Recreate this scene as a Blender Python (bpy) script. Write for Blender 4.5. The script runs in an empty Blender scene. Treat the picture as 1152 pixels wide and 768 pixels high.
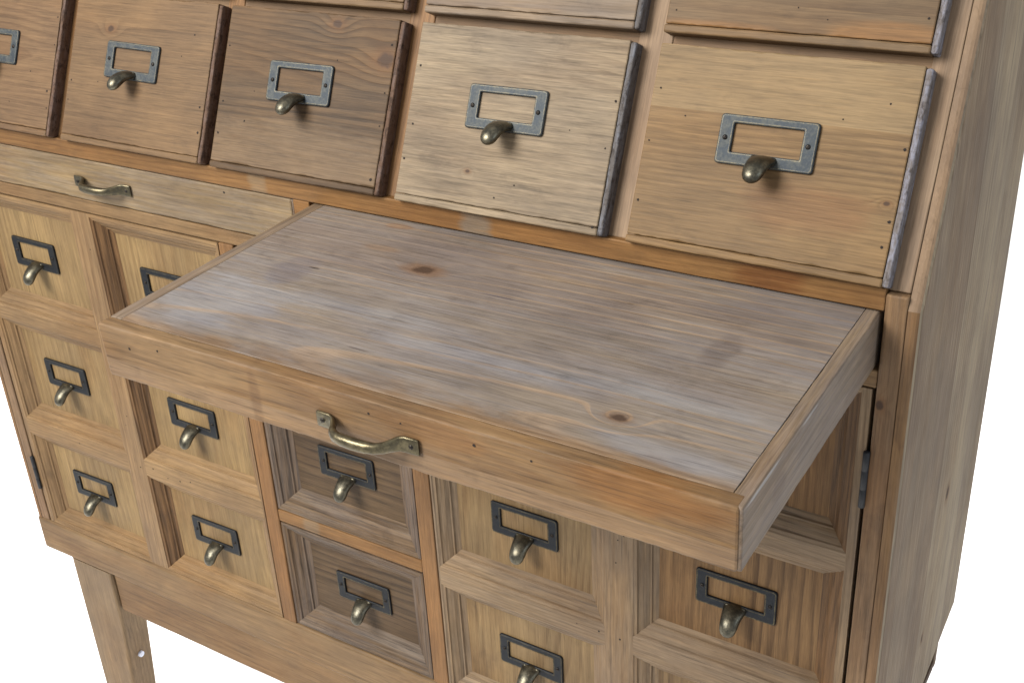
import bpy, bmesh, math, random
from mathutils import Vector, Matrix
random.seed(7)
S = bpy.context.scene
COL = S.collection
ZF = 0.88                      # height of the writing-slide rail above the floor

# ---------------------------------------------------------------- camera
def cam_axes(yaw, pitch, roll):
    cy, sy, cp, sp = math.cos(yaw), math.sin(yaw), math.cos(pitch), math.sin(pitch)
    f = Vector((-sy*cp, cy*cp, sp)); r = Vector((cy, sy, 0)); u = r.cross(f)
    c, s = math.cos(roll), math.sin(roll)
    return c*r + s*u, -s*r + c*u, f
r_, u_, f_ = cam_axes(0.5774778, -0.4746355, -0.0546767)
cd = bpy.data.cameras.new('camera'); cam = bpy.data.objects.new('camera', cd); COL.objects.link(cam)
M = Matrix((r_, u_, -f_)).transposed().to_4x4()
M.translation = Vector((0.704622, -0.742977, 0.363442 + ZF))
cam.matrix_world = M
cd.sensor_width = 36.0; cd.lens = 1325.62/1152*36.0
cd.shift_x = -1/1152.0
cd.clip_start = 0.02; cd.clip_end = 200
S.camera = cam

# ---------------------------------------------------------------- world, lamps, exposure
W = bpy.data.worlds.new('World'); S.world = W; W.use_nodes = True
bg = W.node_tree.nodes['Background']; bg.inputs[0].default_value = (1, 1, 1, 1); bg.inputs[1].default_value = 0.54
def area(name, loc, target, size, power, col=(1, 1, 1), size_y=None):
    l = bpy.data.lights.new(name, 'AREA'); l.energy = power; l.color = col; l.size = size
    if size_y: l.shape = 'RECTANGLE'; l.size_y = size_y
    o = bpy.data.objects.new(name, l); COL.objects.link(o); o.location = loc
    d = Vector(target) - Vector(loc); o.rotation_euler = d.to_track_quat('-Z', 'Y').to_euler()
    return o
area('key_lamp', (-0.95, -1.75, ZF+1.5), (0.1, 0, ZF-0.1), 1.3, 34, (1.0, 0.95, 0.87)).data.spread = math.radians(90)
area('window_lamp', (2.6, -0.5, ZF+1.0), (0.5, 0, ZF-0.1), 1.0, 8, (0.70, 0.84, 1.0))
area('floor_fill_lamp', (-0.7, 1.3, 0.7), (-0.4, 0.2, 0.0), 1.4, 60, (1, 1, 1), 0.6)  # added lamp without a known source, whitens the floor under the cabinet
area('far_floor_fill_lamp', (0.4, 3.6, 2.4), (1.0, 2.2, 0.0), 2.0, 55)  # added lamp without a known source, whitens the far floor
S.view_settings.view_transform = 'Standard'; S.view_settings.look = 'None'
S.view_settings.exposure = 0.0; S.view_settings.gamma = 1.0
S.render.film_transparent = False

# ---------------------------------------------------------------- materials
def lin(c, k=1.0):
    out = []
    for v in c:
        v /= 255.0
        v = v/12.92 if v <= 0.04045 else ((v+0.055)/1.055)**2.4
        out.append(min(v*k, 0.95))
    return (out[0], out[1], out[2], 1.0)
K = 0.475                       # photograph colour -> surface colour

class NT:
    def __init__(s, mat):
        s.t = mat.node_tree; s.n = s.t.nodes; s.l = s.t.links
    def put(s, sock, v):
        if v is None: return
        if hasattr(v, 'is_output'): s.l.new(v, sock)
        else: sock.default_value = v
    def m(s, op, a, b=None, c=None, clamp=False):
        n = s.n.new('ShaderNodeMath'); n.operation = op; n.use_clamp = clamp
        s.put(n.inputs[0], a); s.put(n.inputs[1], b); s.put(n.inputs[2], c); return n.outputs[0]
    def vm(s, op, a, b=None):
        n = s.n.new('ShaderNodeVectorMath'); n.operation = op
        s.put(n.inputs[0], a); s.put(n.inputs[1], b)
        return n.outputs['Value'] if op in ('LENGTH', 'DISTANCE') else n.outputs[0]
    def noise(s, v, sc=1.0, det=2.0, rough=0.5):
        n = s.n.new('ShaderNodeTexNoise'); s.put(n.inputs['Vector'], v)
        n.inputs['Scale'].default_value = sc; n.inputs['Detail'].default_value = det; n.inputs['Roughness'].default_value = rough
        return n.outputs['Fac']
    def step(s, v, a, b, lo=0.0, hi=1.0):
        n = s.n.new('ShaderNodeMapRange'); n.interpolation_type = 'SMOOTHSTEP'
        s.put(n.inputs[0], v); n.inputs[1].default_value = a; n.inputs[2].default_value = b
        n.inputs[3].default_value = lo; n.inputs[4].default_value = hi; return n.outputs[0]
    def mix(s, f, a, b, mode='MIX'):
        n = s.n.new('ShaderNodeMix'); n.data_type = 'RGBA'; n.blend_type = mode
        s.put(n.inputs[0], f); s.put(n.inputs[6], a); s.put(n.inputs[7], b); return n.outputs[2]

_wood = 0
def wood(name, light, dark, sw='xzy', seed=None, rings=55, contrast=0.55, centre=0.02, depth=0.03, tilt=0.02,
         knots=(), wash=0.0, wash_col=(172, 172, 176), warm=0.25, warm_col=(168, 112, 58), streak=0.5, dirt=0.5,
         split=None, patches=(), band=None, rough=0.55, bands=0.0, spec=0.22, late_col=None, late_over=0.0, calm=1.0, grit=0.58):
    """Weathered softwood. sw: which local axes run along the grain, across it, and into the board."""
    global _wood; _wood += 1
    if seed is None: seed = _wood*3.71
    gold = lambda c: tuple(0.91*v*w + 0.09*(0.35*c[0]+0.5*c[1]+0.15*c[2]) for v, w in zip(c, (0.995, 1.002, 0.985)))
    light, dark, warm_col = gold(light), gold(dark), gold(warm_col)
    mat = bpy.data.materials.new(name); mat.use_nodes = True
    T = NT(mat); bsdf = T.n['Principled BSDF']
    tc = T.n.new('ShaderNodeTexCoord'); sep = T.n.new('ShaderNodeSeparateXYZ'); T.l.new(tc.outputs['Object'], sep.inputs[0])
    comb = T.n.new('ShaderNodeCombineXYZ')
    for i, a in enumerate(sw): T.l.new(sep.outputs['xyz'.index(a)], comb.inputs[i])
    P0 = comb.outputs[0]; sp0 = T.n.new('ShaderNodeSeparateXYZ'); T.l.new(P0, sp0.inputs[0])
    u0, v0 = sp0.outputs[0], sp0.outputs[1]
    oi = T.n.new('ShaderNodeObjectInfo')
    rv = T.n.new('ShaderNodeCombineXYZ')
    T.put(rv.inputs[0], T.m('MULTIPLY_ADD', oi.outputs['Random'], 7.3, seed)); T.put(rv.inputs[1], seed*1.7)
    T.put(rv.inputs[2], T.m('MULTIPLY_ADD', oi.outputs['Random'], 3.1, seed*0.6))
    P = T.vm('ADD', P0, rv.outputs[0])
    # growth rings cut through at a shallow angle
    warp = T.noise(T.vm('MULTIPLY', P, (2.2, 9, 9)), 1, 2)
    warp = T.m('SUBTRACT', warp, 0.5)
    yy = T.m('ADD', T.m('SUBTRACT', v0, centre), T.m('MULTIPLY', warp, 0.055*calm))
    zz = T.m('MULTIPLY_ADD', u0, tilt, T.m('ADD', sp0.outputs[2], depth))
    zz = T.m('ADD', zz, T.m('MULTIPLY', warp, 0.03*calm))
    rad = T.m('SQRT', T.m('ADD', T.m('MULTIPLY', yy, yy), T.m('MULTIPLY', zz, zz)))
    fine = T.noise(T.vm('MULTIPLY', P, (5, 60, 60)), 1, 2)
    ph = T.m('ADD', T.m('MULTIPLY', rad, rings*4.0), T.m('MULTIPLY', fine, 0.55*calm))
    kmask = None; kcore = None
    for (ku, kv, kr) in knots:
        du = T.m('MULTIPLY', T.m('SUBTRACT', u0, ku), 0.62); dv = T.m('SUBTRACT', v0, kv)
        d2 = T.m('ADD', T.m('MULTIPLY', du, du), T.m('MULTIPLY', dv, dv)); d = T.m('SQRT', d2)
        ph = T.m('ADD', ph, T.m('MULTIPLY', T.m('EXPONENT', T.m('MULTIPLY', d2, -1/(kr*2.2)**2)), 1.8))
        dj = T.m('ADD', d, T.m('MULTIPLY', T.m('SUBTRACT', T.noise(T.vm('MULTIPLY', P, (160, 160, 160)), 1, 2), 0.5), kr*0.7))
        a = T.step(dj, kr*0.5, kr*2.0, 1, 0); b = T.step(dj, kr*0.45, kr*0.95, 1, 0)
        kmask = a if kmask is None else T.m('MAXIMUM', kmask, a); kcore = b if kcore is None else T.m('MAXIMUM', kcore, b)
    fr = T.m('FRACT', ph)
    late = T.m('MULTIPLY', T.step(fr, 0.30 if calm > 0.5 else 0.68, 0.86), T.step(fr, 0.90, 0.99, 1, 0))
    amp = T.step(T.noise(T.vm('MULTIPLY', P, (3, 14, 14)), 1, 1), 0.3, 0.75, 0.25, 1.0)
    late = T.m('MULTIPLY', T.m('MULTIPLY', late, amp), contrast)
    fibre = T.noise(T.vm('MULTIPLY', P, (17, 520, 520)), 1, 3, 0.7)
    line = T.m('ABSOLUTE', T.m('SUBTRACT', T.noise(T.vm('MULTIPLY', P, (5, 170, 170)), 1, 2, 0.5), 0.5))
    dash = T.noise(T.vm('MULTIPLY', P, (52, 300, 300)), 1, 2, 0.6)
    strk = T.noise(T.vm('MULTIPLY', P, (9, 150, 150)), 1, 4, 0.75)
    big = T.noise(T.vm('MULTIPLY', P, (4, 10, 10)), 1, 3, 0.6)
    L, D = lin(light, K), lin(dark, K)
    col = T.mix(late, L, D if late_col is None else lin(late_col, K))
    col = T.mix(T.m('MULTIPLY', T.step(strk, 0.40, 0.75), streak*0.36), col, D)
    col = T.mix(T.m('MULTIPLY', T.step(big, 0.45, 0.72), warm), col, lin(warm_col, K))
    if split is not None:      # two boards glued edge to edge
        pos, side, c2, amt = split
        f = T.m('GREATER_THAN', v0, pos) if side > 0 else T.m('LESS_THAN', v0, pos)
        col = T.mix(T.m('MULTIPLY', f, amt), col, lin(c2, K))
    if bands > 0:              # boards of slightly different tone across the panel
        vv = T.m('FLOOR', T.m('MULTIPLY', T.m('ADD', v0, T.m('MULTIPLY', warp, 0.006)), 17.0))
        wn = T.n.new('ShaderNodeTexWhiteNoise'); wn.noise_dimensions = '1D'; T.put(wn.inputs['W'], T.m('ADD', vv, seed))
        col = T.mix(T.m('MULTIPLY', wn.outputs['Value'], bands), col, lin((138, 106, 82), K))
        jt = T.m('FRACT', T.m('MULTIPLY', T.m('ADD', v0, T.m('MULTIPLY', warp, 0.006)), 17.0))
        col = T.mix(T.m('MULTIPLY', T.step(T.m('ABSOLUTE', T.m('SUBTRACT', jt, 0.5)), 0.484, 0.497), 0.35), col, lin((84, 66, 52), K))
    if wash > 0:               # remains of a pale grey wash caught in the grain
        wm = T.noise(T.vm('MULTIPLY', P, (5, 26, 26)), 1, 4, 0.65)
        wf = T.noise(T.vm('MULTIPLY', P, (10, 260, 260)), 1, 4, 0.75)
        w = T.m('MULTIPLY', T.step(T.m('ADD', T.m('MULTIPLY', wm, 0.5), T.m('MULTIPLY', wf, 0.5)), 0.38, 0.60), wash)
        if band is not None:   # wash rubbed away along the front edge
            b0, b1, bc = band
            e = T.m('ADD', v0, T.m('MULTIPLY', T.m('SUBTRACT', T.noise(T.vm('MULTIPLY', P, (14, 50, 50)), 1, 4, 0.7), 0.5), 0.05))
            k = T.step(e, b0, b1)
            col = T.mix(T.m('SUBTRACT', 1.0, k), col, lin(bc, K))
            w = T.m('MULTIPLY', w, T.m('MULTIPLY_ADD', k, 0.85, 0.15))
        col = T.mix(w, col, lin(wash_col, K))
    for (pu, pv, ru, rw, c2, amt) in patches:   # stains and tinted patches with their own shape
        a = T.m('DIVIDE', T.m('SUBTRACT', u0, pu), ru); b = T.m('DIVIDE', T.m('SUBTRACT', v0, pv), rw)
        d = T.m('ADD', T.m('MULTIPLY', a, a), T.m('MULTIPLY', b, b))
        d = T.m('ADD', d, T.m('MULTIPLY', T.m('SUBTRACT', T.noise(T.vm('MULTIPLY', P, (18, 60, 60)), 1, 3, 0.65), 0.5), 2.2))
        col = T.mix(T.m('MULTIPLY', T.step(d, 0.2, 1.2, 1, 0), amt), col, lin(c2, K))
    if late_over > 0: col = T.mix(T.m('MULTIPLY', T.step(late, 0.1, 0.6), late_over), col, lin(late_col, K))
    # open pores and rubbed-in dirt
    col = T.mix(T.m('MULTIPLY', T.step(fibre, 0.50, 0.72), 0.62*dirt), col, lin([c*0.45 for c in dark], K))
    col = T.mix(T.m('MULTIPLY', T.step(fibre, 0.46, 0.30), 0.32), col, lin([min(255, c*1.18) for c in light], K))
    col = T.mix(T.m('MULTIPLY', T.m('MULTIPLY', T.step(line, 0.035, 0.0), T.step(strk, 0.40, 0.62)), 0.22), col, lin([c*0.62 for c in dark], K))
    col = T.mix(T.m('MULTIPLY', T.m('MULTIPLY', T.step(dash, 0.58, 0.74), T.step(big, 0.42, 0.66)), 0.42*dirt), col, lin((84, 66, 54), K))
    hair = T.noise(T.vm('MULTIPLY', P, (45, 950, 950)), 1, 2, 0.8)
    hair2 = T.noise(T.vm('MULTIPLY', P, (12, 330, 330)), 1, 2, 0.6)
    hv = T.m('MULTIPLY_ADD', T.m('SUBTRACT', hair, 0.5), 1.15*grit, T.m('MULTIPLY_ADD', T.m('SUBTRACT', hair2, 0.5), 0.85*grit, 1.0))
    hc = T.n.new('ShaderNodeCombineColor')
    for q in range(3): T.put(hc.inputs[q], hv)
    col = T.mix(1.0, col, hc.outputs[0], 'MULTIPLY')
    worn = T.noise(T.vm('MULTIPLY', P, (9, 15, 15)), 1, 4, 0.62)
    wc = T.n.new('ShaderNodeCombineColor'); wv = T.step(worn, 0.28, 0.72, 1.15, 0.82)
    T.put(wc.inputs[0], wv); T.put(wc.inputs[1], wv); T.put(wc.inputs[2], T.m('MULTIPLY', wv, T.step(worn, 0.3, 0.7, 0.97, 1.03)))
    col = T.mix(1.0, col, wc.outputs[0], 'MULTIPLY')
    grime = T.noise(T.vm('MULTIPLY', P, (22, 34, 34)), 1, 5, 0.7)
    col = T.mix(T.m('MULTIPLY', T.step(grime, 0.56, 0.74), 0.45*dirt), col, lin((74, 60, 52), K))
    if kmask is not None:
        col = T.mix(T.m('MULTIPLY', kmask, 0.5), col, lin((146, 102, 64), K))
        col = T.mix(T.m('MULTIPLY', kcore, 0.85), col, lin((84, 62, 50), K))
    T.l.new(col, bsdf.inputs['Base Color'])
    T.put(bsdf.inputs['Roughness'], T.m('ADD', T.m('MULTIPLY', big, 0.22), rough - 0.1))
    bsdf.inputs['Specular IOR Level'].default_value = spec
    h = T.m('ADD', T.m('MULTIPLY', fibre, -0.6), T.m('MULTIPLY', late, -0.5))
    bp = T.n.new('ShaderNodeBump'); bp.inputs['Strength'].default_value = 0.5; bp.inputs['Distance'].default_value = 0.0007
    T.put(bp.inputs['Height'], h); T.l.new(bp.outputs[0], bsdf.inputs['Normal'])
    return mat

def metal(name, base, worn, rough=0.36, amount=0.5, sc=60, met=0.9):
    mat = bpy.data.materials.new(name); mat.use_nodes = True; T = NT(mat); b = T.n['Principled BSDF']
    tc = T.n.new('ShaderNodeTexCoord'); oi = T.n.new('ShaderNodeObjectInfo')
    P = T.vm('ADD', tc.outputs['Object'], T.vm('MULTIPLY', oi.outputs['Location'], (31, 17, 23)))
    n1 = T.noise(P, sc*3, 4, 0.7); n2 = T.noise(P, sc*14, 3, 0.6)
    f = T.m('MULTIPLY', T.step(T.m('ADD', T.m('MULTIPLY', n1, 0.7), T.m('MULTIPLY', n2, 0.3)), 0.40, 0.66), amount)
    T.l.new(T.mix(f, lin(base), lin(worn)), b.inputs['Base Color'])
    b.inputs['Metallic'].default_value = met; b.inputs['Specular IOR Level'].default_value = 0.4
    T.put(b.inputs['Roughness'], T.m('MULTIPLY_ADD', n1, 0.3, rough-0.15))
    bp = T.n.new('ShaderNodeBump'); bp.inputs['Strength'].default_value = 0.25; bp.inputs['Distance'].default_value = 0.0004
    T.put(bp.inputs['Height'], n2); T.l.new(bp.outputs[0], b.inputs['Normal'])
    return mat
def plain(name, c, rough=0.8, met=0.0):
    mat = bpy.data.materials.new(name); mat.use_nodes = True; T = NT(mat); b = T.n['Principled BSDF']
    tc = T.n.new('ShaderNodeTexCoord'); n = T.noise(tc.outputs['Object'], 25, 3)
    T.l.new(T.mix(T.m('MULTIPLY', n, 0.25), lin(c), lin([v*0.7 for v in c])), b.inputs['Base Color'])
    b.inputs['Roughness'].default_value = rough; b.inputs['Metallic'].default_value = met
    return mat

ORANGE = dict(light=(176, 122, 70), dark=(128, 80, 42), warm_col=(184, 118, 52), warm=0.45, rings=70, contrast=0.5)
TAN = dict(light=(176, 146, 112), dark=(124, 96, 70), warm_col=(164, 116, 70), warm=0.25)
m_hole = plain('nail_hole', (34, 26, 22), 0.9)
m_inside = plain('shadowed_interior_wood', (70, 50, 34), 0.9)  # dark tone puts the shade of the gaps into the colour
m_bronze = metal('aged_bronze_plate', (44, 52, 60), (92, 94, 90), 0.58, 0.6, met=0.4, sc=40)
m_blackened = metal('blackened_bronze_plate', (30, 34, 41), (58, 58, 56), 0.5, 0.4, met=0.6)
m_rim = metal('rubbed_rim', (62, 66, 68), (132, 122, 96), 0.5, 0.5, met=0.6)
m_rim_dark = metal('rubbed_dark_rim', (58, 56, 50), (120, 110, 84), 0.4, 0.6)
m_pull = metal('rubbed_brass_pull', (78, 76, 68), (130, 124, 106), 0.36, 0.7, sc=45)
m_screw = metal('dark_screw', (48, 46, 46), (90, 84, 74), 0.4, 0.4)
m_iron = plain('dark_iron', (24, 27, 33), 0.6, 0.0)
m_dot = plain('pale_sticker', (214, 220, 238), 0.5)

# ---------------------------------------------------------------- mesh helpers
class MB:
    def __init__(s): s.v = []; s.f = []; s.mi = []; s.sm = []
    def add(s, vs, fs, mi=0, smooth=False):
        o = len(s.v); s.v += [tuple(v) for v in vs]
        for f in fs: s.f.append([o+i for i in f]); s.mi.append(mi); s.sm.append(smooth)
    def box(s, a, b, mi=0):
        (x0, y0, z0), (x1, y1, z1) = a, b
        s.add([(x0,y0,z0),(x1,y0,z0),(x1,y1,z0),(x0,y1,z0),(x0,y0,z1),(x1,y0,z1),(x1,y1,z1),(x0,y1,z1)],
              [(0,3,2,1),(4,5,6,7),(0,1,5,4),(1,2,6,5),(2,3,7,6),(3,0,4,7)], mi)
    def board(s, a, b, r=0.0015, jit=0.00025, axis=None, mi=0, step=0.012, seg=2):
        """Board from a to b with softened, slightly uneven edges; sections run along its longest axis."""
        a = Vector(a); b = Vector(b); d = b - a
        if axis is None: axis = max(range(3), key=lambda i: d[i])
        i, j = [(1, 2), (2, 0), (0, 1)][axis]
        n = max(2, int(d[axis]/step)); r = min(r, d[i]*0.45, d[j]*0.45, d[axis]*0.3)
        ts = [(0.0, r), (r*0.3, r*0.3)] + [(r + (d[axis]-2*r)*k/n, 0.0) for k in range(n+1)] + [(d[axis]-r*0.3, r*0.3), (d[axis], r)]
        rings = []
        cs = [random.uniform(-1, 1) for _ in range(4)]
        for (t, ins) in ts:
            cs = [c*0.6 + random.uniform(-0.8, 0.8) for c in cs]
            ring = []
            for q, (ci, cj, a0) in enumerate([(1, 1, 0), (0, 1, 90), (0, 0, 180), (1, 0, 270)]):
                rr = max(r*0.25, r + cs[q]*jit)
                ox = (d[i]-ins-rr) if ci else (ins+rr); oy = (d[j]-ins-rr) if cj else (ins+rr)
                for k in range(seg+1):
                    an = math.radians(a0 + 90*k/seg)
                    p = [0, 0, 0]; p[axis] = a[axis]+t; p[i] = a[i]+ox+rr*math.cos(an); p[j] = a[j]+oy+rr*math.sin(an)
                    ring.append(p)
            rings.append(ring)
        m = len(rings[0]); o = len(s.v)
        for ring in rings: s.v += [tuple(p) for p in ring]
        for k in range(len(rings)-1):
            for q in range(m):
                q2 = (q+1) % m
                s.f.append([o+k*m+q, o+k*m+q2, o+(k+1)*m+q2, o+(k+1)*m+q]); s.mi.append(mi)
                s.sm.append(q % (seg+1) != seg)
        s.f.append([o+q for q in range(m)][::-1]); s.mi.append(mi); s.sm.append(False)
        s.f.append([o+(len(rings)-1)*m+q for q in range(m)]); s.mi.append(mi); s.sm.append(False)
    def loft(s, rings, mi=0, smooth=True, cap=True):
        m = len(rings[0]); o = len(s.v)
        for r in rings: s.v += [tuple(p) for p in r]
        for k in range(len(rings)-1):
            for q in range(m):
                q2 = (q+1) % m
                s.f.append([o+k*m+q, o+k*m+q2, o+(k+1)*m+q2, o+(k+1)*m+q]); s.mi.append(mi); s.sm.append(smooth)
        if cap:
            s.f.append([o+q for q in range(m)][::-1]); s.mi.append(mi); s.sm.append(smooth)
            s.f.append([o+(len(rings)-1)*m+q for q in range(m)]); s.mi.append(mi); s.sm.append(smooth)
    def dot(s, c, n, r, mi):
        """Small pit mark lying just proud of a face (nail holes)."""
        n = Vector(n).normalized(); t = n.orthogonal().normalized(); b = n.cross(t); c = Vector(c)
        k = 7; rr = [r*random.uniform(0.7, 1.25) for _ in range(k)]
        top = [c + n*0.00025 + (t*math.cos(i*6.283/k) + b*math.sin(i*6.283/k))*rr[i] for i in range(k)]
        bot = [p - n*0.0008 for p in top]
        s.add(top+bot, [list(range(k))] + [[i, i+k, (i+1) % k + k, (i+1) % k] for i in range(k)], mi)
    def mesh(s, name, mats):
        me = bpy.data.meshes.new(name); me.from_pydata(s.v, [], s.f)
        for m in mats: me.materials.append(m)
        me.polygons.foreach_set('material_index', s.mi); me.polygons.foreach_set('use_smooth', s.sm)
        bm = bmesh.new(); bm.from_mesh(me); bmesh.ops.recalc_face_normals(bm, faces=bm.faces); bm.to_mesh(me); bm.free()
        me.update(); return me

def link(name, me, parent=None, loc=(0, 0, 0), rot=(0, 0, 0)):
    o = bpy.data.objects.new(name, me); COL.objects.link(o); o.parent = parent
    o.location = loc; o.rotation_euler = rot; return o
def part(name, mb, mats, parent, origin=(0, 0, 0), label=None):
    """Mesh given in parent coordinates, re-centred on origin."""
    mats = mats if isinstance(mats, (list, tuple)) else [mats]
    O = Vector(origin); mb.v = [tuple(Vector(v)-O) for v in mb.v]
    o = link(name, mb.mesh(name, mats), parent, origin)
    if label: o['label'] = label
    return o
def simple(name, a, b, mat, parent, r=0.0015, jit=0.00025, axis=None, label=None):
    mb = MB(); mb.board(a, b, r, jit, axis)
    return part(name, mb, mat, parent, [(p+q)/2 for p, q in zip(a, b)], label)

# ---------------------------------------------------------------- floor
fm = bpy.data.materials.new('white_studio_floor'); fm.use_nodes = True; T = NT(fm)
tc = T.n.new('ShaderNodeTexCoord')
T.l.new(T.mix(T.noise(tc.outputs['Object'], 3, 3), (0.93, 0.93, 0.93, 1), (0.95, 0.95, 0.95, 1)), T.n['Principled BSDF'].inputs['Base Color'])
T.n['Principled BSDF'].inputs['Roughness'].default_value = 0.9
mb = MB(); mb.add([(-30, -30, 0), (30, -30, 0), (30, 30, 0), (-30, 30, 0)], [(0, 1, 2, 3)])
fl = link('floor', mb.mesh('floor', [fm])); fl['kind'] = 'structure'

# ---------------------------------------------------------------- the cabinet
cab = bpy.data.objects.new('apothecary_cabinet', None); COL.objects.link(cab)
cab['label'] = 'weathered brown wooden apothecary cabinet with slanted label drawers and a pulled out writing slide'
cab['category'] = 'cabinet'
def Z(z): return z + ZF
X0 = 0.55; XST = 0.5407; XR = 0.525; XI, XJ = 0.0965, 0.1155
TH = 0.4247; H0 = 0.0040; DEP = 0.338
ct, st = math.cos(TH), math.sin(TH)
def slp(s_, out=0.0): return (s_*st - out*ct, H0 + s_*ct + out*st)     # (y, z) on the slanted front
STOP = 0.335                                                          # slope length of the slanted front

# side panels: vertical front, slanted upper front, scalloped lower edge
def side_panel(sgn):
    top = slp(STOP, 0.0)
    prof = [(0.0, -0.579), (0.0, H0)]
    prof += [slp(STOP*k/6.0) for k in range(1, 7)]
    prof += [(DEP, top[1]), (DEP, -0.49), (0.28, -0.497), (0.22, -0.505), (0.17, -0.525), (0.13, -0.552), (0.10, -0.572), (0.08, -0.579)]
    xa, xb = (XST, X0) if sgn > 0 else (-X0, -XST)
    r = 0.0055
    ins = []                                                          # profile inset for the rounded outer edge
    n = len(prof)
    def inset(d):
        out = []
        for i in range(n):
            p0, p1, p2 = Vector(prof[i-1]), Vector(prof[i]), Vector(prof[(i+1) % n])
            a = (p1-p0).normalized(); b = (p2-p1).normalized()
            na = Vector((a.y, -a.x)); nb = Vector((b.y, -b.x)); q = (na+nb)
            q = q/max(0.3, 1+na.dot(nb)); out.append(p1 + q*d)
        return out
    area2 = sum(prof[i-1][0]*prof[i][1]-prof[i][0]*prof[i-1][1] for i in range(n))
    sg = 1 if area2 < 0 else -1
    mb = MB(); rings = []
    outer = xb if sgn > 0 else xa; inner = xa if sgn > 0 else xb
    rings.append([(inner, p[0], Z(p[1])) for p in prof])
    for k in range(5):
        an = math.radians(90*k/4)
        d = r*(1-math.cos(an)); x = outer - sgn*r*(1-math.sin(an))
        rings.append([(x, p[0], Z(p[1])) for p in inset(sg*d)])
    mb.loft(rings, 0, False)
    for k in range(5):
        for q in range(7):
            if k < 3: mb.mi[k*n+q] = 1 if q < 1 else 3
            elif k == 3: mb.mi[k*n+q] = 2
    return part('side_panel', mb, [m_side, m_panel_edge, m_bare, m_panel_slant], cab, (outer, 0.15, Z(-0.2)))
m_bare = wood('rubbed_bare_edge', (196, 176, 150), (160, 136, 110), 'zyx', warm=0.2, contrast=0.3, dirt=0.4)
m_side = wood('grey_brown_side_panel', (206, 182, 152), (150, 122, 96), 'zyx', rings=38, contrast=0.4, centre=0.12, depth=0.09,
              warm=0.35, warm_col=(164, 126, 94), bands=0.75, wash=0.2, wash_col=(186, 176, 162), streak=0.6, dirt=0.35, rough=0.7, spec=0.1, knots=[(-0.06, 0.045, 0.006), (-0.21, 0.02, 0.004)])

m_stile = wood('worn_brown_stile', (172, 134, 98), (122, 88, 60), 'zxy', rings=60, warm=0.5, warm_col=(170, 108, 52), centre=-0.03, wash=0.3, wash_col=(176, 150, 126),
               knots=[(0.187, -0.004, 0.0035)])
m_panel_edge = wood('orange_brown_panel_edge', (176, 132, 88), (124, 84, 52), 'zxy', rings=60, warm=0.5, warm_col=(174, 110, 54), wash=0.25, wash_col=(176, 150, 126))
m_panel_slant = wood('pale_slanted_panel_edge', (180, 148, 120), (140, 108, 84), 'zxy', warm=0.2, contrast=0.15, dirt=0.1, streak=0.1, grit=0.12)
m_stile_up = wood('pinkish_slanted_stile', (186, 156, 130), (150, 118, 92), 'zxy', warm=0.2, contrast=0.35, dirt=0.3)
m_post = wood('orange_brown_post', (174, 126, 80), (128, 86, 52), 'zxy', warm=0.4, warm_col=(180, 120, 66), contrast=0.5, rings=70)
m_rail = wood('orange_brown_rail', (174, 126, 76), (130, 86, 48), 'xzy', warm=0.4, warm_col=(180, 118, 58), contrast=0.45, rings=60, dirt=0.4,
              patches=[(0.19, 0.0, 0.018, 0.03, (160, 142, 122), 0.9), (-0.05, 0.0, 0.012, 0.03, (170, 148, 120), 0.6), (0.44, 0, 0.03, 0.02, (128, 74, 36), 0.6)])
m_rail_low = wood('brown_lower_rail', (172, 136, 96), (116, 86, 56), 'xzy', warm=0.35, contrast=0.45, rings=45, depth=0.05)
m_apron = wood('brown_apron', (162, 126, 88), (112, 84, 56), 'xzy', warm=0.3, contrast=0.4, rings=40, depth=0.05)
m_leg = wood('tan_leg', (172, 140, 104), (124, 96, 70), 'zxy', warm=0.2, contrast=0.35, rings=40)

side_panel(1); side_panel(-1)
# vertical stiles of the lower frame (front plane y = 0)
for sg in (1, -1):
    a, b = sorted((sg*XR, sg*(XST-0.0004)))
    mb = MB(); mb.board((a, 0.0, Z(-0.5285)), (b, 0.02, Z(0.0135)), 0.0012)
    part('frame_stile', mb, m_stile, cab, ((a+b)/2, 0.01, Z(-0.26)))
# rail over the writing slides, divider between them, rail under them
simple('frame_rail', (-XR+0.0003, 0.0004, Z(0.0)), (XR-0.0003, 0.022, Z(0.0175)), m_rail, cab, 0.001)
simple('frame_divider', (-0.0095, 0.0006, Z(-0.0462)), (0.0095, 0.022, Z(-0.0003)), m_rail, cab, 0.001)
simple('frame_rail', (-XR+0.0003, 0.0008, Z(-0.0605)), (XR-0.0003, 0.022, Z(-0.0465)), m_rail_low, cab, 0.001)
for sg in (1, -1):
    a, b = sorted((sg*XI, sg*XJ))
    simple('frame_post', (a, 0.0002, Z(-0.5287)), (b, 0.024, Z(-0.0608)), m_post, cab, 0.0012)
for z0, z1 in ((-0.2272, -0.2128), (-0.3846, -0.3697)):
    simple('frame_rail', (-XI+0.0003, 0.0008, Z(z0)), (XI-0.0003, 0.022, Z(z1)), m_rail, cab, 0.0012)
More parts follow.
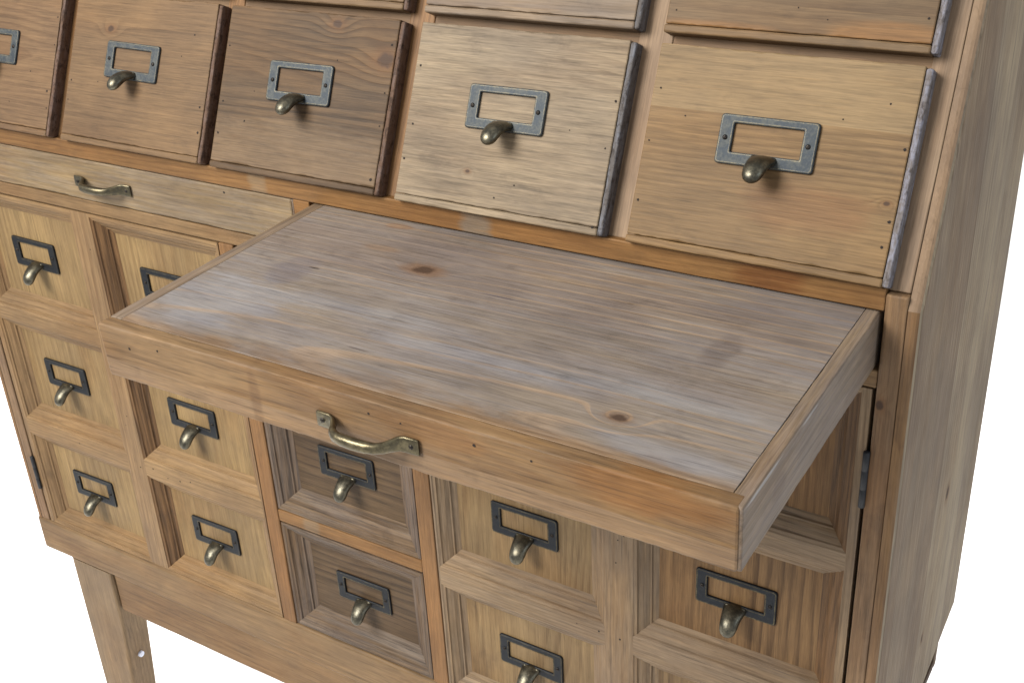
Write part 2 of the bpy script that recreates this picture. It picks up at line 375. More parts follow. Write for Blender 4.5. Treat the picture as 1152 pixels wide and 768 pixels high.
# bottom rail, apron, underside, back, top, dark backing boards added so the gaps look dark
simple('bottom_rail', (-X0+0.0005, -0.0012, Z(-0.579)), (XST-0.0004, 0.024, Z(-0.5290)), m_rail_low, cab, 0.003)
simple('apron', (-0.4215, 0.003, Z(-0.641)), (0.4215, 0.022, Z(-0.5793)), m_apron, cab, 0.003)
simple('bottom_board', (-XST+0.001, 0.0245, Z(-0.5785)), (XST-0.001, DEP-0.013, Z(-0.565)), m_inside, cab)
simple('back_board', (-XST+0.0006, DEP-0.0125, Z(-0.578)), (XST-0.0006, DEP-0.002, Z(H0+STOP*ct-0.002)), m_side, cab)
ty, tz = slp(STOP)
simple('top_board', (-X0-0.006, ty-0.012, Z(tz+0.0004)), (X0+0.006, DEP+0.006, Z(tz+0.0184)), m_rail_low, cab, 0.003)
simple('inner_backing_board', (-XST+0.001, 0.032, Z(-0.0628)), (XST-0.001, DEP-0.0135, Z(-0.0545)), m_inside, cab)
simple('inner_backing_board', (-XST+0.001, 0.032, Z(0.0045)), (XST-0.001, DEP-0.0135, Z(0.0125)), m_inside, cab)
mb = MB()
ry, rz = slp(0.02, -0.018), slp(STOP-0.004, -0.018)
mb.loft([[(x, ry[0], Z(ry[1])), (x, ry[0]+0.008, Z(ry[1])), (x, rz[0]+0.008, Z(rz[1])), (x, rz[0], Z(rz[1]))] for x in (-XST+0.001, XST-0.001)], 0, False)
part('inner_backing_board', mb, m_inside, cab, (0, 0.08, Z(0.15)))

# legs
def leg(sx, front):
    xo, xi = 0.4977, 0.4225
    y0, y1 = (-0.0008, 0.042) if front else (0.284, 0.326)
    rings = []
    for t, z in ((0, -0.5794), (0.05, -0.60), (0.25, -0.66), (0.5, -0.73), (0.8, -0.81), (1.0, -0.879)):
        a = xo; b = xi + 0.024*max(0, t-0.22)
        yy0 = y0 if front else y0; yy1 = y1 - 0.006*t
        r = 0.0035; ring = []
        for cx, cy, a0 in ((a-r, yy1-r, 0), (b+r, yy1-r, 90), (b+r, yy0+r, 180), (a-r, yy0+r, 270)):
            for k in range(3):
                an = math.radians(a0+45*k); ring.append((sx*(cx+r*math.cos(an)), cy+r*math.sin(an), Z(z)))
        rings.append(ring)
    mb = MB(); mb.loft(rings, 0, False)
    o = part('leg', mb, m_leg, cab, (sx*0.46, y0, Z(-0.70)))
    return o
lg = leg(-1, True); leg(1, True); leg(-1, False); leg(1, False)
mb = MB(); mb.loft([[(x, 0.0185+r*math.cos(a*0.6283), Z(-0.731)+r*math.sin(a*0.6283)) for a in range(10)] for x, r in ((-0.4330, 0.0042), (-0.4258, 0.0042), (-0.4252, 0.0032))])
mb.v = [tuple(Vector(v)-lg.location) for v in mb.v]
part('sticker', mb, m_dot, lg, Vector((-0.4262, 0.0185, Z(-0.731)))-lg.location)

# slanted frame: stiles between columns, rails between rows
CX = [-0.4288, -0.2134, -0.0042, 0.2106, 0.4279]
CX = [-0.4290, -0.2130, -0.0040, 0.2108, 0.4280]
WD = 0.197
ROWS = [(0.0125, 0.1610), (0.1690, 0.3175)]
def slanted(name, x0, x1, s0, s1, out, th, mat, r=0.001):
    mb = MB(); mb.board((x0-(x0+x1)/2, 0, s0-(s0+s1)/2), (x1-(x0+x1)/2, th, s1-(s0+s1)/2), r)
    me = mb.mesh(name, [mat]); y, z = slp((s0+s1)/2, out)
    return link(name, me, cab, ((x0+x1)/2, y, Z(z)), (-TH, 0, 0))
edges = [-XST+0.0004] + [(CX[i]+CX[i+1])/2 for i in range(4)] + [XST-0.0004]
slanted('frame_stile', CX[4]+WD/2-0.004, XST-0.0004, 0.0120, STOP, 0.0, 0.018, m_stile_up)
slanted('frame_stile', -XST+0.0004, CX[0]-WD/2+0.004, 0.0120, STOP, 0.0, 0.018, m_stile_up)
for i in range(4):
    c = (CX[i]+CX[i+1])/2; w = CX[i+1]-CX[i]-WD+0.008
    slanted('frame_stile', c-w/2, c+w/2, 0.0145, STOP, 0.0004, 0.018, m_post if i != 3 else m_stile_up)
m_srail = wood('brown_slanted_rail', (158, 122, 88), (116, 84, 58), 'xzy', warm=0.3, contrast=0.4)
for s0, s1 in ((0.153, 0.177), (0.3105, STOP)):
    slanted('frame_rail', -XR, XR, s0, s1, -0.0006, 0.016, m_srail)

# ---------------------------------------------------------------- hardware
def rrect(w, h, r, k=3):
    pts = []
    for cx, cz, a0 in ((w/2-r, h/2-r, 0), (-w/2+r, h/2-r, 90), (-w/2+r, -h/2+r, 180), (w/2-r, -h/2+r, 270)):
        for q in range(k+1):
            an = math.radians(a0+90*q/k); pts.append((cx+r*math.cos(an), cz+r*math.sin(an)))
    return pts
def holder_mesh(mat, mat2):
    """Card frame: rounded plate with a raised rim and a rectangular window. Front faces -y, back at y = 0."""
    mb = MB(); W_, H_ = 0.0725, 0.0355
    ow, oh, oc = 0.0512, 0.0205, 0.0014        # window size and its shift up
    def ring(w, h, r, y, up=0.0): return [(x, y, z+up) for x, z in rrect(w, h, r)]
    rings = [ring(W_, H_, 0.0025, 0.0), ring(W_, H_, 0.0025, -0.0016), ring(W_-0.0012, H_-0.0012, 0.0022, -0.0024),
             ring(W_-0.003, H_-0.003, 0.0018, -0.0022),
             ring(ow+0.003, oh+0.003, 0.0012, -0.0022, oc), ring(ow+0.0012, oh+0.0012, 0.001, -0.0024, oc),
             ring(ow, oh, 0.0008, -0.0016, oc), ring(ow, oh, 0.0008, 0.0, oc)]
    m = len(rings[0]); o = 0
    for r in rings: mb.v += r
    for k in range(len(rings)-1):
        for q in range(m):
            q2 = (q+1) % m
            mb.f.append([k*m+q, k*m+q2, (k+1)*m+q2, (k+1)*m+q]); mb.mi.append(1 if k in (2, 4) else 0); mb.sm.append(k not in (3,))
    for q in range(m):
        q2 = (q+1) % m; mb.f.append([7*m+q, 7*m+q2, q2, q]); mb.mi.append(0); mb.sm.append(False)
    return mb.mesh('label_holder', [mat, mat2])
def pull_mesh(mat):
    """Finger pull: a flared tongue that leaves the lower rim and drops to a rounded, thumb-like end."""
    mb = MB(); N = 16; rings = []
    path = [(-0.0004, -0.0124, 0.0106, 0.0036), (0.0024, -0.0129, 0.0104, 0.0039), (0.0058, -0.0141, 0.0098, 0.0042), (0.0096, -0.0160, 0.0090, 0.0046),
            (0.0132, -0.0188, 0.0084, 0.0051), (0.0162, -0.0222, 0.0080, 0.0053), (0.0182, -0.0256, 0.0071, 0.0049),
            (0.0193, -0.0282, 0.0055, 0.0038), (0.0198, -0.0298, 0.0033, 0.0022), (0.0200, -0.0306, 0.0006, 0.0005)]
    for k, (o, z, hw, ht) in enumerate(path):
        a = path[max(0, k-1)]; b = path[min(len(path)-1, k+1)]
        t = Vector((0, -(b[0]-a[0]), b[1]-a[1])).normalized()
        side = Vector((1, 0, 0)); nrm = side.cross(t).normalized()
        c = Vector((0, -o, z)); ring = []
        for q in range(N):
            an = 2*math.pi*q/N
            ring.append(c + side*hw*math.cos(an) + nrm*ht*math.sin(an))
        rings.append(ring)
    mb.loft(rings, 0, True)
    # short collar where the tongue is riveted to the rim
    mb.loft([[(x+0.0, -y, z-0.0128) for x, z in rrect(w, h, 0.0015)] for w, h, y in ((0.0185, 0.0062, 0.0), (0.0185, 0.0062, 0.0028), (0.0165, 0.0048, 0.0036))])
    return mb.mesh('pull', [mat])
def screw_mesh():
    mb = MB(); N = 10; r = 0.0019
    mb.loft([[(rr*math.cos(2*math.pi*q/N), -y, rr*math.sin(2*math.pi*q/N)) for q in range(N)] for rr, y in ((r, 0.0), (r, 0.0004), (r*0.7, 0.0009), (r*0.3, 0.0011))])
    mb.box((-0.0014, -0.0013, -0.0002), (0.0014, -0.0010, 0.0002), 1); mb.box((-0.0002, -0.00135, -0.0014), (0.0002, -0.00102, 0.0014), 1)
    return mb.mesh('screw', [m_screw, m_hole])
ME_HOLD = {'light': holder_mesh(m_bronze, m_rim), 'dark': holder_mesh(m_blackened, m_rim_dark)}
ME_PULL = pull_mesh(m_pull); ME_SCREW = screw_mesh()
def hardware(parent, x, y, z, kind):
    """Label holder, finger pull and two screws as children of a drawer or door."""
    j = lambda a: random.uniform(-a, a)
    rz = j(0.012)
    h = link('label_holder', ME_HOLD[kind], parent, (x+j(0.0006), y, z+j(0.0006)), (0, rz, 0))
    p = link('pull', ME_PULL, parent, (x+j(0.0006), y-0.0006, z), (0, rz, j(0.04)))
    for sx in (-1, 1):
        link('screw', ME_SCREW, parent, (x+sx*0.0306, y-0.0021, z+0.0006+sx*0.0306*-rz), (0, random.uniform(0, 3), 0))

# ---------------------------------------------------------------- slanted drawers
OUT = 0.0126
def edge_mat(name, base, scuff, dark, amt):
    """Rough, scuffed board edge: pale blotches, dark chips and fine saw marks."""
    mat = bpy.data.materials.new(name); mat.use_nodes = True; T = NT(mat); b = T.n['Principled BSDF']
    tc = T.n.new('ShaderNodeTexCoord'); oi = T.n.new('ShaderNodeObjectInfo')
    P = T.vm('ADD', tc.outputs['Object'], T.vm('MULTIPLY', oi.outputs['Location'], (3.1, 1.7, 2.3)))
    n1 = T.noise(T.vm('MULTIPLY', P, (300, 300, 70)), 1, 4, 0.7); n2 = T.noise(T.vm('MULTIPLY', P, (260, 260, 110)), 1, 4, 0.7)
    n3 = T.noise(T.vm('MULTIPLY', P, (120, 120, 420)), 1, 3, 0.6)
    c = T.mix(T.m('MULTIPLY', T.step(n1, 0.42, 0.66), amt), lin(base, K), lin(scuff, K))
    c = T.mix(T.m('MULTIPLY', T.step(n2, 0.50, 0.68), 0.8), c, lin(dark, K))
    c = T.mix(T.m('MULTIPLY', T.step(n3, 0.52, 0.70), 0.4), c, lin(dark, K))
    T.l.new(c, b.inputs['Base Color']); b.inputs['Roughness'].default_value = 0.75; b.inputs['Specular IOR Level'].default_value = 0.2
    bp = T.n.new('ShaderNodeBump'); bp.inputs['Strength'].default_value = 0.5; bp.inputs['Distance'].default_value = 0.0005
    T.put(bp.inputs['Height'], n1); T.l.new(bp.outputs[0], b.inputs['Normal'])
    return mat
m_edge_blue = edge_mat('scuffed_window_sheen_edge', (150, 142, 140), (190, 192, 212), (84, 76, 72), 0.8)  # worn edge, with the window's cool reflection painted into the bluish tone
m_edge_brown = edge_mat('scuffed_dark_edge', (128, 100, 82), (160, 146, 146), (66, 50, 42), 0.35)
m_edge_grey = edge_mat('scuffed_grey_edge', (126, 120, 118), (158, 162, 174), (70, 62, 60), 0.7)
def drawer_wood(i, row):
    if row == 0:
        c = [dict(light=(158, 122, 88), dark=(112, 80, 56)),
             dict(light=(150, 116, 82), dark=(104, 76, 52), warm=0.3, warm_col=(146, 100, 62), contrast=0.4, knots=[(-0.045, 0.041, 0.004)], split=(0.045, 1, (168, 132, 92), 0.35)),
             dict(light=(130, 100, 70), dark=(74, 54, 38), contrast=0.8, warm=0.2, streak=0.8, knots=[(0.028, 0.066, 0.005), (0.086, 0.040, 0.008)], patches=[(0.0, -0.06, 0.16, 0.04, (172, 144, 112), 0.6)], rings=50),
             dict(light=(178, 154, 126), dark=(114, 92, 72), contrast=0.5, grit=0.85, warm=0.15, wash=0.25, wash_col=(188, 172, 150), streak=0.8, rings=42, dirt=0.75, knots=[(-0.030, -0.041, 0.002)]),
             dict(light=(168, 132, 90), dark=(112, 82, 54), contrast=0.5, warm=0.15, split=(0.0285, 1, (184, 158, 120), 0.6), rings=50, patches=[(0.03, -0.03, 0.05, 0.02, (150, 106, 72), 0.5)], knots=[(0.087, -0.0185, 0.002)])][i]
    else:
        c = [dict(light=(150, 120, 88), dark=(108, 80, 58)), dict(light=(156, 124, 90), dark=(112, 84, 60)), dict(light=(158, 126, 92), dark=(112, 82, 58)),
             dict(light=(172, 144, 116), dark=(124, 98, 76), wash=0.2),
             dict(light=(150, 120, 88), dark=(114, 86, 62), contrast=0.5, rings=26, patches=[(-0.06, -0.068, 0.05, 0.006, (186, 136, 84), 0.7), (0.07, -0.064, 0.05, 0.010, (186, 136, 84), 0.7)])][i]
    return wood('slanted_drawer_wood', sw='xzy', centre=random.uniform(-0.05, 0.05), depth=random.uniform(0.03, 0.06), **c)
for row, (s0, s1) in enumerate(ROWS):
    for i, cx in enumerate(CX):
        y, z = slp((s0+s1)/2)
        h = s1-s0; w = WD; e = 0.0062
        mats = [drawer_wood(i, row), m_hole]
        mb = MB()
        ed = 0.0040
        mb.board((-w/2+0.0008, -OUT, -h/2+e+0.0003), (w/2-ed-0.0003, 0.006, h/2), 0.0009, 0.0009, axis=0, step=0.004)
        mb.box((-w/2+0.004, 0.0062, -h/2+0.004), (w/2-0.004, 0.10 if row == 0 else 0.04, h/2-0.004))
        for k in range(random.choice((2, 3, 4))):                     # nail holes along the edges
            mb.dot((w/2-ed-0.004+random.uniform(-0.002, 0.001), -OUT, -h/2+h*(0.12+0.25*k)+random.uniform(-0.012, 0.012)), (0, -1, 0), random.uniform(0.0006, 0.0014), 1)
        for k in range(random.choice((1, 2, 3))):
            mb.dot((-w/2+0.005+random.uniform(-0.001, 0.003), -OUT, -h/2+h*(0.2+0.3*k)+random.uniform(-0.015, 0.015)), (0, -1, 0), random.uniform(0.0006, 0.0011), 1)
        for k in range(3):
            mb.dot((random.uniform(-0.08, 0.08), -OUT, random.uniform(-0.06, 0.06)), (0, -1, 0), random.uniform(0.0005, 0.0009), 1)
        d = link('drawer', mb.mesh('drawer', mats), cab, (cx, y, Z(z)), (-TH, 0, 0))
        em = {0: m_edge_brown, 1: m_edge_brown, 2: m_edge_brown, 3: m_edge_grey, 4: m_edge_blue}[i]
        b = MB(); b.board((-w/2, -OUT-0.0002, -h/2), (w/2-ed+0.0002, 0.004, -h/2+e), 0.0014, 0.0006, axis=0, step=0.005, seg=3)
        part('bottom_strip', b, mats[0], d, (0, 0, -h/2+e/2))
        b = MB(); b.board((w/2-ed, -OUT+0.0004, -h/2+0.0004), (w/2+0.0006, 0.003, h/2-0.001), 0.0014, 0.0007, axis=2, step=0.004, seg=3)
        part('edge_strip', b, em, d, (w/2-ed/2, 0, 0))
        hardware(d, (0.4243-0.4279 if i == 4 else [0, -0.0085, -0.0035, -0.0035][i] if i < 4 else 0), -OUT-0.0001, 0.0113 if row == 0 else 0.0113, 'light')

# ---------------------------------------------------------------- writing slides
def handle_mesh(mat):
    """Bow handle: flat screwed ends, a bar that swells in the middle and stands away from the wood."""
    mb = MB(); rings = []
    pts = [(-0.0415, 0.0009, 0.0056, 0.0009), (-0.0409, 0.0011, 0.0060, 0.0011), (-0.0310, 0.0013, 0.0061, 0.0012), (-0.0268, 0.0026, 0.0055, 0.0014),
           (-0.0235, 0.0070, 0.0047, 0.0020), (-0.0205, 0.0112, 0.0040, 0.0027), (-0.0160, 0.0142, 0.0038, 0.0032), (-0.0090, 0.0155, 0.0041, 0.0036), (0, 0.0158, 0.0043, 0.0038)]
    pts = pts + [(-x, o, h, t) for x, o, h, t in pts[-2::-1]]
    N = 14
    for k, (x, o, hh, tt) in enumerate(pts):
        a = pts[max(0, k-1)]; b = pts[min(len(pts)-1, k+1)]
        t = Vector((b[0]-a[0], -(b[1]-a[1]), 0)).normalized(); up = Vector((0, 0, 1)); n = up.cross(t)
        flat = abs(x) > 0.026
        ring = []
        for q in range(N):
            an = 2*math.pi*q/N; c_, s_ = math.cos(an), math.sin(an)
            p = 0.45 if flat else 0.85
            ring.append(Vector((x, -o, 0)) + up*hh*math.copysign(abs(c_)**p, c_) + n*tt*math.copysign(abs(s_)**p, s_))
        rings.append(ring)
    mb.loft(rings, 0, True)
    return mb.mesh('handle', [mat])
m_handle = metal('worn_brass_handle', (90, 84, 68), (140, 130, 102), 0.34, 0.6)
m_handle_dark = metal('dark_bronze_handle', (84, 80, 68), (140, 128, 98), 0.38, 0.5)
ME_HAND = handle_mesh(m_handle); ME_HAND2 = handle_mesh(m_handle_dark)
def slide(x0, x1, ext, droop, top_mat, front_mat, side_mat, hand, hz, label):
    """Pull-out writing board. Local frame: x across, y depth (0 at its front), z up (0 at its top)."""
    w = x1-x0; T_ = 0.0445
    L_ = 0.315
    sw_l, sw_r, fr = 0.0120, 0.0100, 0.0125
    mb = MB()
    mb.board((-w/2+sw_l+0.00015, fr, -0.016), (w/2-sw_r-0.00015, L_, -0.0002), 0.0003, 0.00005, axis=0)
    root = link('writing_slide', mb.mesh('writing_slide', [top_mat, m_hole]), cab, ((x0+x1)/2, -ext, Z(hz)), (droop, 0, 0))
    if label: root['label'] = label
    def sub(name, a, b, mat, r, jit, axis, dots=()):
        m = MB(); m.board(a, b, r, jit, axis, step=0.006, seg=3)
        for c in dots: m.dot(c, (0, -1, 0), random.uniform(0.0007, 0.0013), 1)
        O = Vector([(p+q)/2 for p, q in zip(a, b)]); m.v = [tuple(Vector(v)-O) for v in m.v]
        return link(name, m.mesh(name, [mat, m_hole]), root, O)
    dots = [(-w/2+w*f, 0.0, -0.010+random.uniform(-0.006, 0.004)) for f in (0.06, 0.12, 0.50, 0.55, 0.66, 0.74)] if ext > 0.1 else [(0.17, 0, -0.006)]
    sub('front_board', (-w/2, 0.0, -T_), (w/2-0.0018, fr-0.0002, 0.0), front_mat, 0.0017, 0.0009, 0, dots)
    sub('side_board', (w/2-sw_r, 0.0012, -T_), (w/2, L_, -0.0002), side_mat, 0.0011, 0.0006, 1)
    sub('side_board', (-w/2, fr, -T_), (-w/2+sw_l, L_, -0.0002), m_sboard_l, 0.0011, 0.0005, 1)
    hx = -0.0025; hh = -0.0270 + 0.003
    link('handle', hand, root, (hx, -0.0004, hh))
    for sx in (-1, 1): link('screw', ME_SCREW, root, (hx+sx*0.0362, -0.0024, hh), (0, random.uniform(0, 3), 0))
    return root
m_sboard_l = wood('grey_brown_slide_edge', (170, 142, 114), (126, 102, 82), 'yxz', warm=0.2, wash=0.35, wash_col=(164, 156, 158), dirt=0.6)
XC = (0.0135+0.5215)/2
m_top = wood('grey_washed_slide_top', (172, 154, 140), (128, 112, 102), 'xyz', rings=20, contrast=0.75, centre=0.030, depth=0.0297, tilt=-0.07, seed=4.2, late_col=(198, 170, 142), late_over=0.55, calm=0.3,
             wash=0.6, wash_col=(174, 168, 170), warm=0.12, warm_col=(164, 140, 120), streak=0.5, dirt=0.6, rough=0.46, spec=0.4, grit=0.6,
             knots=[(0.1877-XC, 0.2467-0.071, 0.0080), (0.4206-XC, 0.2467-0.195, 0.0048)],
             patches=[(0.22-XC, 0.19, 0.30, 0.050, (164, 146, 136), 0.55), (0.35-XC, 0.225, 0.030, 0.006, (182, 148, 112), 0.35), (0.30-XC, 0.205, 0.05, 0.004, (180, 150, 116), 0.3), (0.118-XC, 0.238, 0.014, 0.005, (182, 136, 96), 0.5), (0.13-XC, 0.195, 0.02, 0.006, (180, 142, 104), 0.4),
                      (0.1877-XC, 0.1757, 0.026, 0.011, (168, 126, 86), 0.35),
                      (0.445-XC, 0.150, 0.012, 0.03, (140, 128, 124), 0.6), (0.09-XC, 0.135, 0.02, 0.03, (136, 128, 136), 0.5), (0.07-XC, 0.07, 0.06, 0.045, (182, 184, 194), 0.5),
                      (0.17-XC, 0.10, 0.12, 0.012, (180, 182, 192), 0.4), (0.30-XC, 0.075, 0.12, 0.010, (180, 182, 192), 0.35), (0.43-XC, 0.085, 0.09, 0.012, (182, 184, 190), 0.4), (0.47-XC, 0.03, 0.06, 0.012, (180, 182, 192), 0.4),
                      (0.104-XC, 0.143, 0.006, 0.0012, (60, 50, 46), 0.8), (0.27-XC, 0.160, 0.02, 0.0009, (110, 104, 120), 0.8), (0.22-XC, 0.052, 0.012, 0.0009, (96, 84, 80), 0.7), (0.36-XC, 0.19, 0.004, 0.0012, (60, 50, 46), 0.7)],
             band=(0.010, 0.032, (166, 134, 102)))
m_front = wood('honey_brown_slide_front', (178, 136, 90), (128, 90, 58), 'xzy', warm=0.4, warm_col=(180, 122, 66), rings=45, contrast=0.5, centre=0.01, dirt=0.7,
               split=(-0.0065, -1, (182, 152, 122), 0.6), wash=0.22, wash_col=(176, 156, 136),
               patches=[(-0.18, 0.01, 0.08, 0.03, (176, 146, 110), 0.6), (-0.10, 0.0, 0.006, 0.03, (130, 98, 74), 0.45), (0.20, 0.012, 0.07, 0.014, (180, 122, 64), 0.6), (0.05, 0.012, 0.05, 0.012, (178, 126, 74), 0.4)])
m_sboard = wood('grey_brown_slide_side', (174, 148, 122), (128, 106, 88), 'yzx', warm=0.25, wash=0.4, wash_col=(170, 158, 156), dirt=0.5,
                patches=[(-0.125, 0.0192, 0.030, 0.0016, (222, 216, 212), 0.9), (-0.05, 0.0195, 0.016, 0.0014, (210, 204, 198), 0.8), (-0.10, 0.0, 0.012, 0.01, (126, 104, 92), 0.5)])
slide(0.0135, 0.5215, 0.2467, -0.0, m_top, m_front, m_sboard, ME_HAND, -0.0015, None).rotation_euler = (math.radians(1.9), 0, 0)
sl = [o for o in cab.children if o.name.startswith('writing_slide')][0]
sl.location.z = Z(-0.0095); sl['label'] = 'long grey-washed writing slide pulled out, with a brass bow handle'
m_front2 = wood('tan_closed_slide_front', (182, 152, 112), (134, 106, 76), 'xzy', warm=0.3, wash=0.25, rings=40, contrast=0.45)
slide(-0.5215, -0.0108, -0.0012, 0.0, m_sboard, m_front2, m_sboard, ME_HAND2, -0.0012, 'closed writing slide with a dark bow handle')

# ---------------------------------------------------------------- doors and middle drawers
PROF = [(0.0, 0.0), (0.0012, 0.0010), (0.0034, 0.0014), (0.0040, 0.0030), (0.0095, 0.0062), (0.0125, 0.0092), (0.0140, 0.0094), (0.0148, 0.0112), (0.0195, 0.0135)]
def recess(mb, x0, x1, z0, z1, mh, mv, sc=1.0, y0=0.0, ml=None, mr=None):
    """Mitred moulding running down from the frame face to the sunk panel."""
    rings = []
    for d, y in PROF:
        d *= sc; rings.append([(x0+d, y0+y, z0+d), (x1-d, y0+y, z0+d), (x1-d, y0+y, z1-d), (x0+d, y0+y, z1-d)])
    for k in range(len(rings)-1):
        for q in range(4):
            q2 = (q+1) % 4
            mb.add([rings[k][q], rings[k][q2], rings[k+1][q2], rings[k+1][q]], [(0, 1, 2, 3)], mh if q in (0, 2) else (mr if q == 1 and mr else ml if q == 3 and ml else mv))
    return PROF[-1][0]*sc
def grid_face(mb, xs, zs, holes, y, mh, mv, hv):
    """Flat frame face cut into cells; cells in holes stay open."""
    for i in range(len(xs)-1):
        for j in range(len(zs)-1):
            if (i, j) in holes: continue
            mb.add([(xs[i], y, zs[j]), (xs[i+1], y, zs[j]), (xs[i+1], y, zs[j+1]), (xs[i], y, zs[j+1])], [(0, 1, 2, 3)], mv if i in hv else mh)
ROWZ = [(-0.2094, -0.0655), (-0.3680, -0.2252), (-0.5262, -0.3895)]
HZ = [-0.1355, -0.2945, -0.4555]
def door(sgn, mats, panels, label):
    xa, xb = 0.1168, 0.5222
    colx = [(0.1186, 0.3035), (0.3325, 0.5150)]; hxs = [0.2133, 0.4238]
    if sgn < 0:
        xa, xb = -xb, -xa; colx = [(-b, -a) for a, b in colx][::-1]; hxs = [-0.4292, -0.2182]
    oc = ((xa+xb)/2, 0.0, Z(-0.295)); mb = MB(); y = 0.0006
    xs = [xa, colx[0][0], colx[0][1], colx[1][0], colx[1][1], xb]
    zs = [Z(-0.5280)] + [Z(v) for r in ROWZ[::-1] for v in r] + [Z(-0.0618)]
    holes = {(i, j) for i in (1, 3) for j in (1, 3, 5)}
    grid_face(mb, xs, zs, holes, y, 0, 1, (0, 2, 4))
    for ci, (a, b) in enumerate(colx):
        for (z0, z1) in ROWZ:
            recess(mb, a, b, Z(z0), Z(z1), 0, 1, 1.0, y, 3 if sgn < 0 and ci == 1 else None, 3 if sgn > 0 and ci == 1 else None)
    # edges and back of the door
    for (p, q) in (((xa, zs[0]), (xb, zs[0])), ((xb, zs[0]), (xb, zs[-1])), ((xb, zs[-1]), (xa, zs[-1])), ((xa, zs[-1]), (xa, zs[0]))):
        mb.add([(p[0], y, p[1]), (q[0], y, q[1]), (q[0], 0.02, q[1]), (p[0], 0.02, p[1])], [(0, 1, 2, 3)], 1)
    mb.add([(xa, 0.02, zs[0]), (xb, 0.02, zs[0]), (xb, 0.02, zs[-1]), (xa, 0.02, zs[-1])], [(0, 1, 2, 3)], 0)
    for k in range(13):                                               # nail marks on the frame
        jx = random.choice([(colx[0][1]+colx[1][0])/2, None])
        if jx is None:
            p = (random.uniform(xa+0.02, xb-0.02), y, Z(random.choice([-0.2173, -0.3788])+random.uniform(-0.004, 0.004)))
        else: p = (jx+random.uniform(-0.008, 0.008), y, Z(random.uniform(-0.51, -0.08)))
        mb.dot(p, (0, -1, 0), random.uniform(0.0005, 0.001), 2)
    d = part('cabinet_door', mb, mats[:2]+[m_hole, mats[2]], cab, oc, label)
    n = 0
    for ci, (a, b) in enumerate(colx):
        for ri, (z0, z1) in enumerate(ROWZ):
            e = PROF[-1][0]; p = MB(); yp = y+PROF[-1][1]-0.0002
            p.board((a+e-0.002, yp+0.0003, Z(z0)+e-0.002), (b-e+0.002, yp+0.005, Z(z1)-e+0.002), 0.0003, 0, axis=2)
            O = ((a+b)/2, yp, Z((z0+z1)/2)); p.v = [tuple(Vector(v)-Vector(O)) for v in p.v]
            link('panel', p.mesh('panel', [panels[ci][ri]]), d, Vector(O)-Vector(oc))
            hardware(d, hxs[ci]-oc[0], yp-oc[1]+0.0003, Z(HZ[ri])-oc[2], 'dark')
    for hz in (-0.137, -0.452):                                       # butt hinges in the gap
        hm = MB(); xh = (xb+0.0012) if sgn > 0 else (xa-0.0012)
        hm.loft([[(r*math.cos(q*0.5236), r*math.sin(q*0.5236)-0.0012, zz_) for q in range(12)] for r, zz_ in ((0.0018, hz-0.0245), (0.0026, hz-0.0240), (0.0026, hz-0.0085), (0.0024, hz-0.0083), (0.0026, hz-0.0081), (0.0026, hz+0.0079), (0.0024, hz+0.0081), (0.0026, hz+0.0083), (0.0026, hz+0.0240), (0.0018, hz+0.0245))])
        hm.box((-0.0008, -0.0008, hz-0.016), (0.0006, 0.012, hz+0.016))
        hm.v = [(v[0], v[1], v[2]-hz) for v in hm.v]
        link('hinge', hm.mesh('hinge', [m_iron]), d, Vector((xh, 0, Z(hz)))-Vector(oc))
    return d
dh = wood('door_rail_wood', (178, 146, 112), (120, 92, 66), 'xzy', warm=0.18, wash=0.3, wash_col=(182, 166, 148), contrast=0.5, dirt=0.6)
dv = wood('door_stile_wood', (176, 144, 110), (118, 90, 64), 'zxy', warm=0.18, wash=0.3, wash_col=(182, 166, 148), contrast=0.5, dirt=0.6)
pw = lambda l, d_, **k: wood('door_panel_wood', l, d_, 'zxy', centre=random.uniform(-0.06, 0.06), depth=0.06, rings=40, **k)
tanp = [pw((176, 144, 102), (126, 94, 62), contrast=0.5, warm=0.3) for _ in range(3)]
brnp = [pw((168, 126, 82), (96, 64, 40), contrast=0.8, warm=0.35, streak=1.0), pw((166, 126, 84), (96, 66, 42), contrast=0.8, warm=0.4, streak=1.0), pw((160, 128, 90), (114, 84, 58), warm=0.3)]
dark_bevel = wood('dark_brown_moulding', (152, 112, 74), (84, 58, 38), 'zxy', warm=0.2, contrast=0.8, streak=1.0, dirt=0.9)
door(1, [dh, dv, dark_bevel], [tanp, brnp], 'right door with six framed false drawers')
lh = wood('left_door_rail_wood', (188, 150, 106), (138, 102, 68), 'xzy', warm=0.3, contrast=0.45, dirt=0.5)
lv = wood('left_door_stile_wood', (184, 146, 104), (132, 96, 64), 'zxy', warm=0.3, contrast=0.5, dirt=0.5)
yel = [[pw((188, 154, 106), (144, 108, 68), contrast=0.45, warm=0.3) for _ in range(3)] for _ in range(2)]
door(-1, [lh, lv, dark_bevel], yel, 'left door with six framed false drawers')

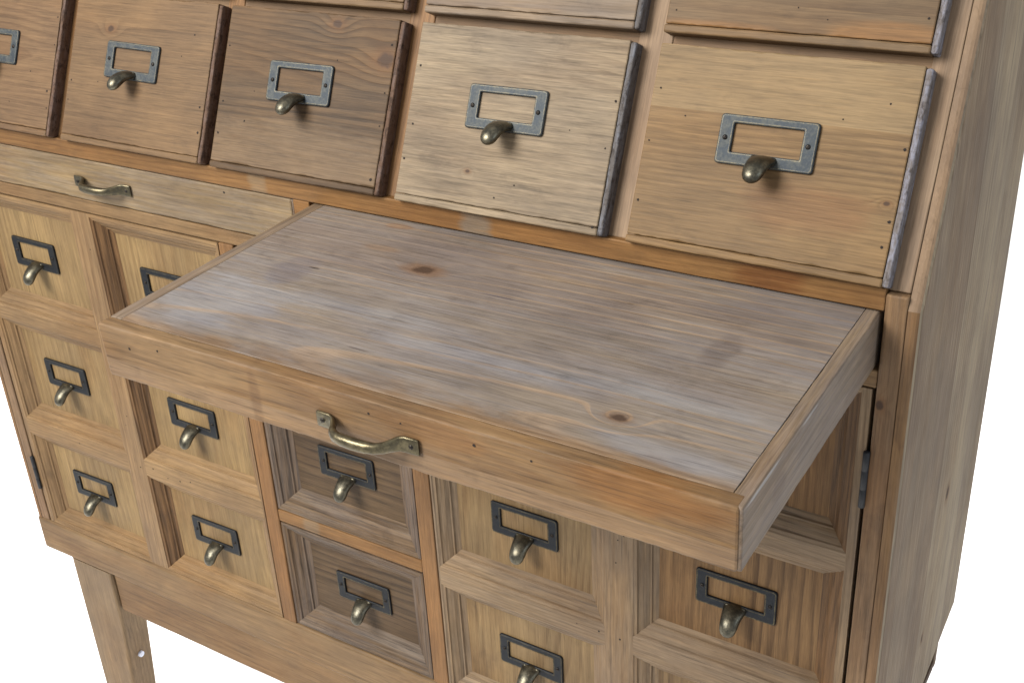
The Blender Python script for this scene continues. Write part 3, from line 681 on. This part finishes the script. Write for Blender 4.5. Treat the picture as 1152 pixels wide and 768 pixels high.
mh = wood('dark_drawer_rail_wood', (142, 114, 86), (74, 56, 42), 'xzy', warm=0.12, contrast=0.7, wash=0.22, dirt=0.9, streak=0.9)
mv = wood('dark_drawer_stile_wood', (140, 110, 82), (72, 54, 40), 'zxy', warm=0.15, contrast=0.7, wash=0.2, dirt=0.9, streak=0.9)
for ri, (z0, z1) in enumerate([(-0.2112, -0.0628), (-0.3680, -0.2290), (-0.5272, -0.3866)]):
    xa, xb = -XI+0.0014, XI-0.0014
    oc = (0, 0, Z((z0+z1)/2)); mb = MB(); y = 0.0014
    xs = [xa, xa+0.003, xb-0.003, xb]; zs = [Z(z0), Z(z0)+0.003, Z(z1)-0.003, Z(z1)]
    grid_face(mb, xs, zs, {(1, 1)}, y, 0, 1, (0, 2))
    sc = 1.18
    recess(mb, xs[1], xs[2], zs[1], zs[2], 0, 1, sc, y)
    for (p, q) in (((xa, zs[0]), (xb, zs[0])), ((xb, zs[0]), (xb, zs[-1])), ((xb, zs[-1]), (xa, zs[-1])), ((xa, zs[-1]), (xa, zs[0]))):
        mb.add([(p[0], y, p[1]), (q[0], y, q[1]), (q[0], 0.24, q[1]), (p[0], 0.24, p[1])], [(0, 1, 2, 3)], 1)
    mb.add([(xa, 0.24, zs[0]), (xb, 0.24, zs[0]), (xb, 0.24, zs[-1]), (xa, 0.24, zs[-1])], [(0, 1, 2, 3)], 0)
    d = part('middle_drawer', mb, [mh, mv], cab, oc)
    e = PROF[-1][0]*sc; yp = y+PROF[-1][1]-0.0002; p = MB()
    p.board((xs[1]+e-0.002, yp+0.0003, zs[1]+e-0.002), (xs[2]-e+0.002, yp+0.005, zs[2]-e+0.002), 0.0003, 0, axis=0)
    p.v = [tuple(Vector(v)-Vector((0, yp, oc[2]))) for v in p.v]
    pm = wood('dark_drawer_panel_wood', (124, 98, 72), (66, 50, 38), 'xzy', centre=random.uniform(-0.04, 0.04), depth=0.05, rings=45, contrast=0.7, dirt=0.8, streak=0.8, warm=0.15)
    link('panel', p.mesh('panel', [pm]), d, (0, yp, 0))
    hardware(d, 0.0005, yp+0.0003, Z(HZ[ri])-oc[2], 'dark')
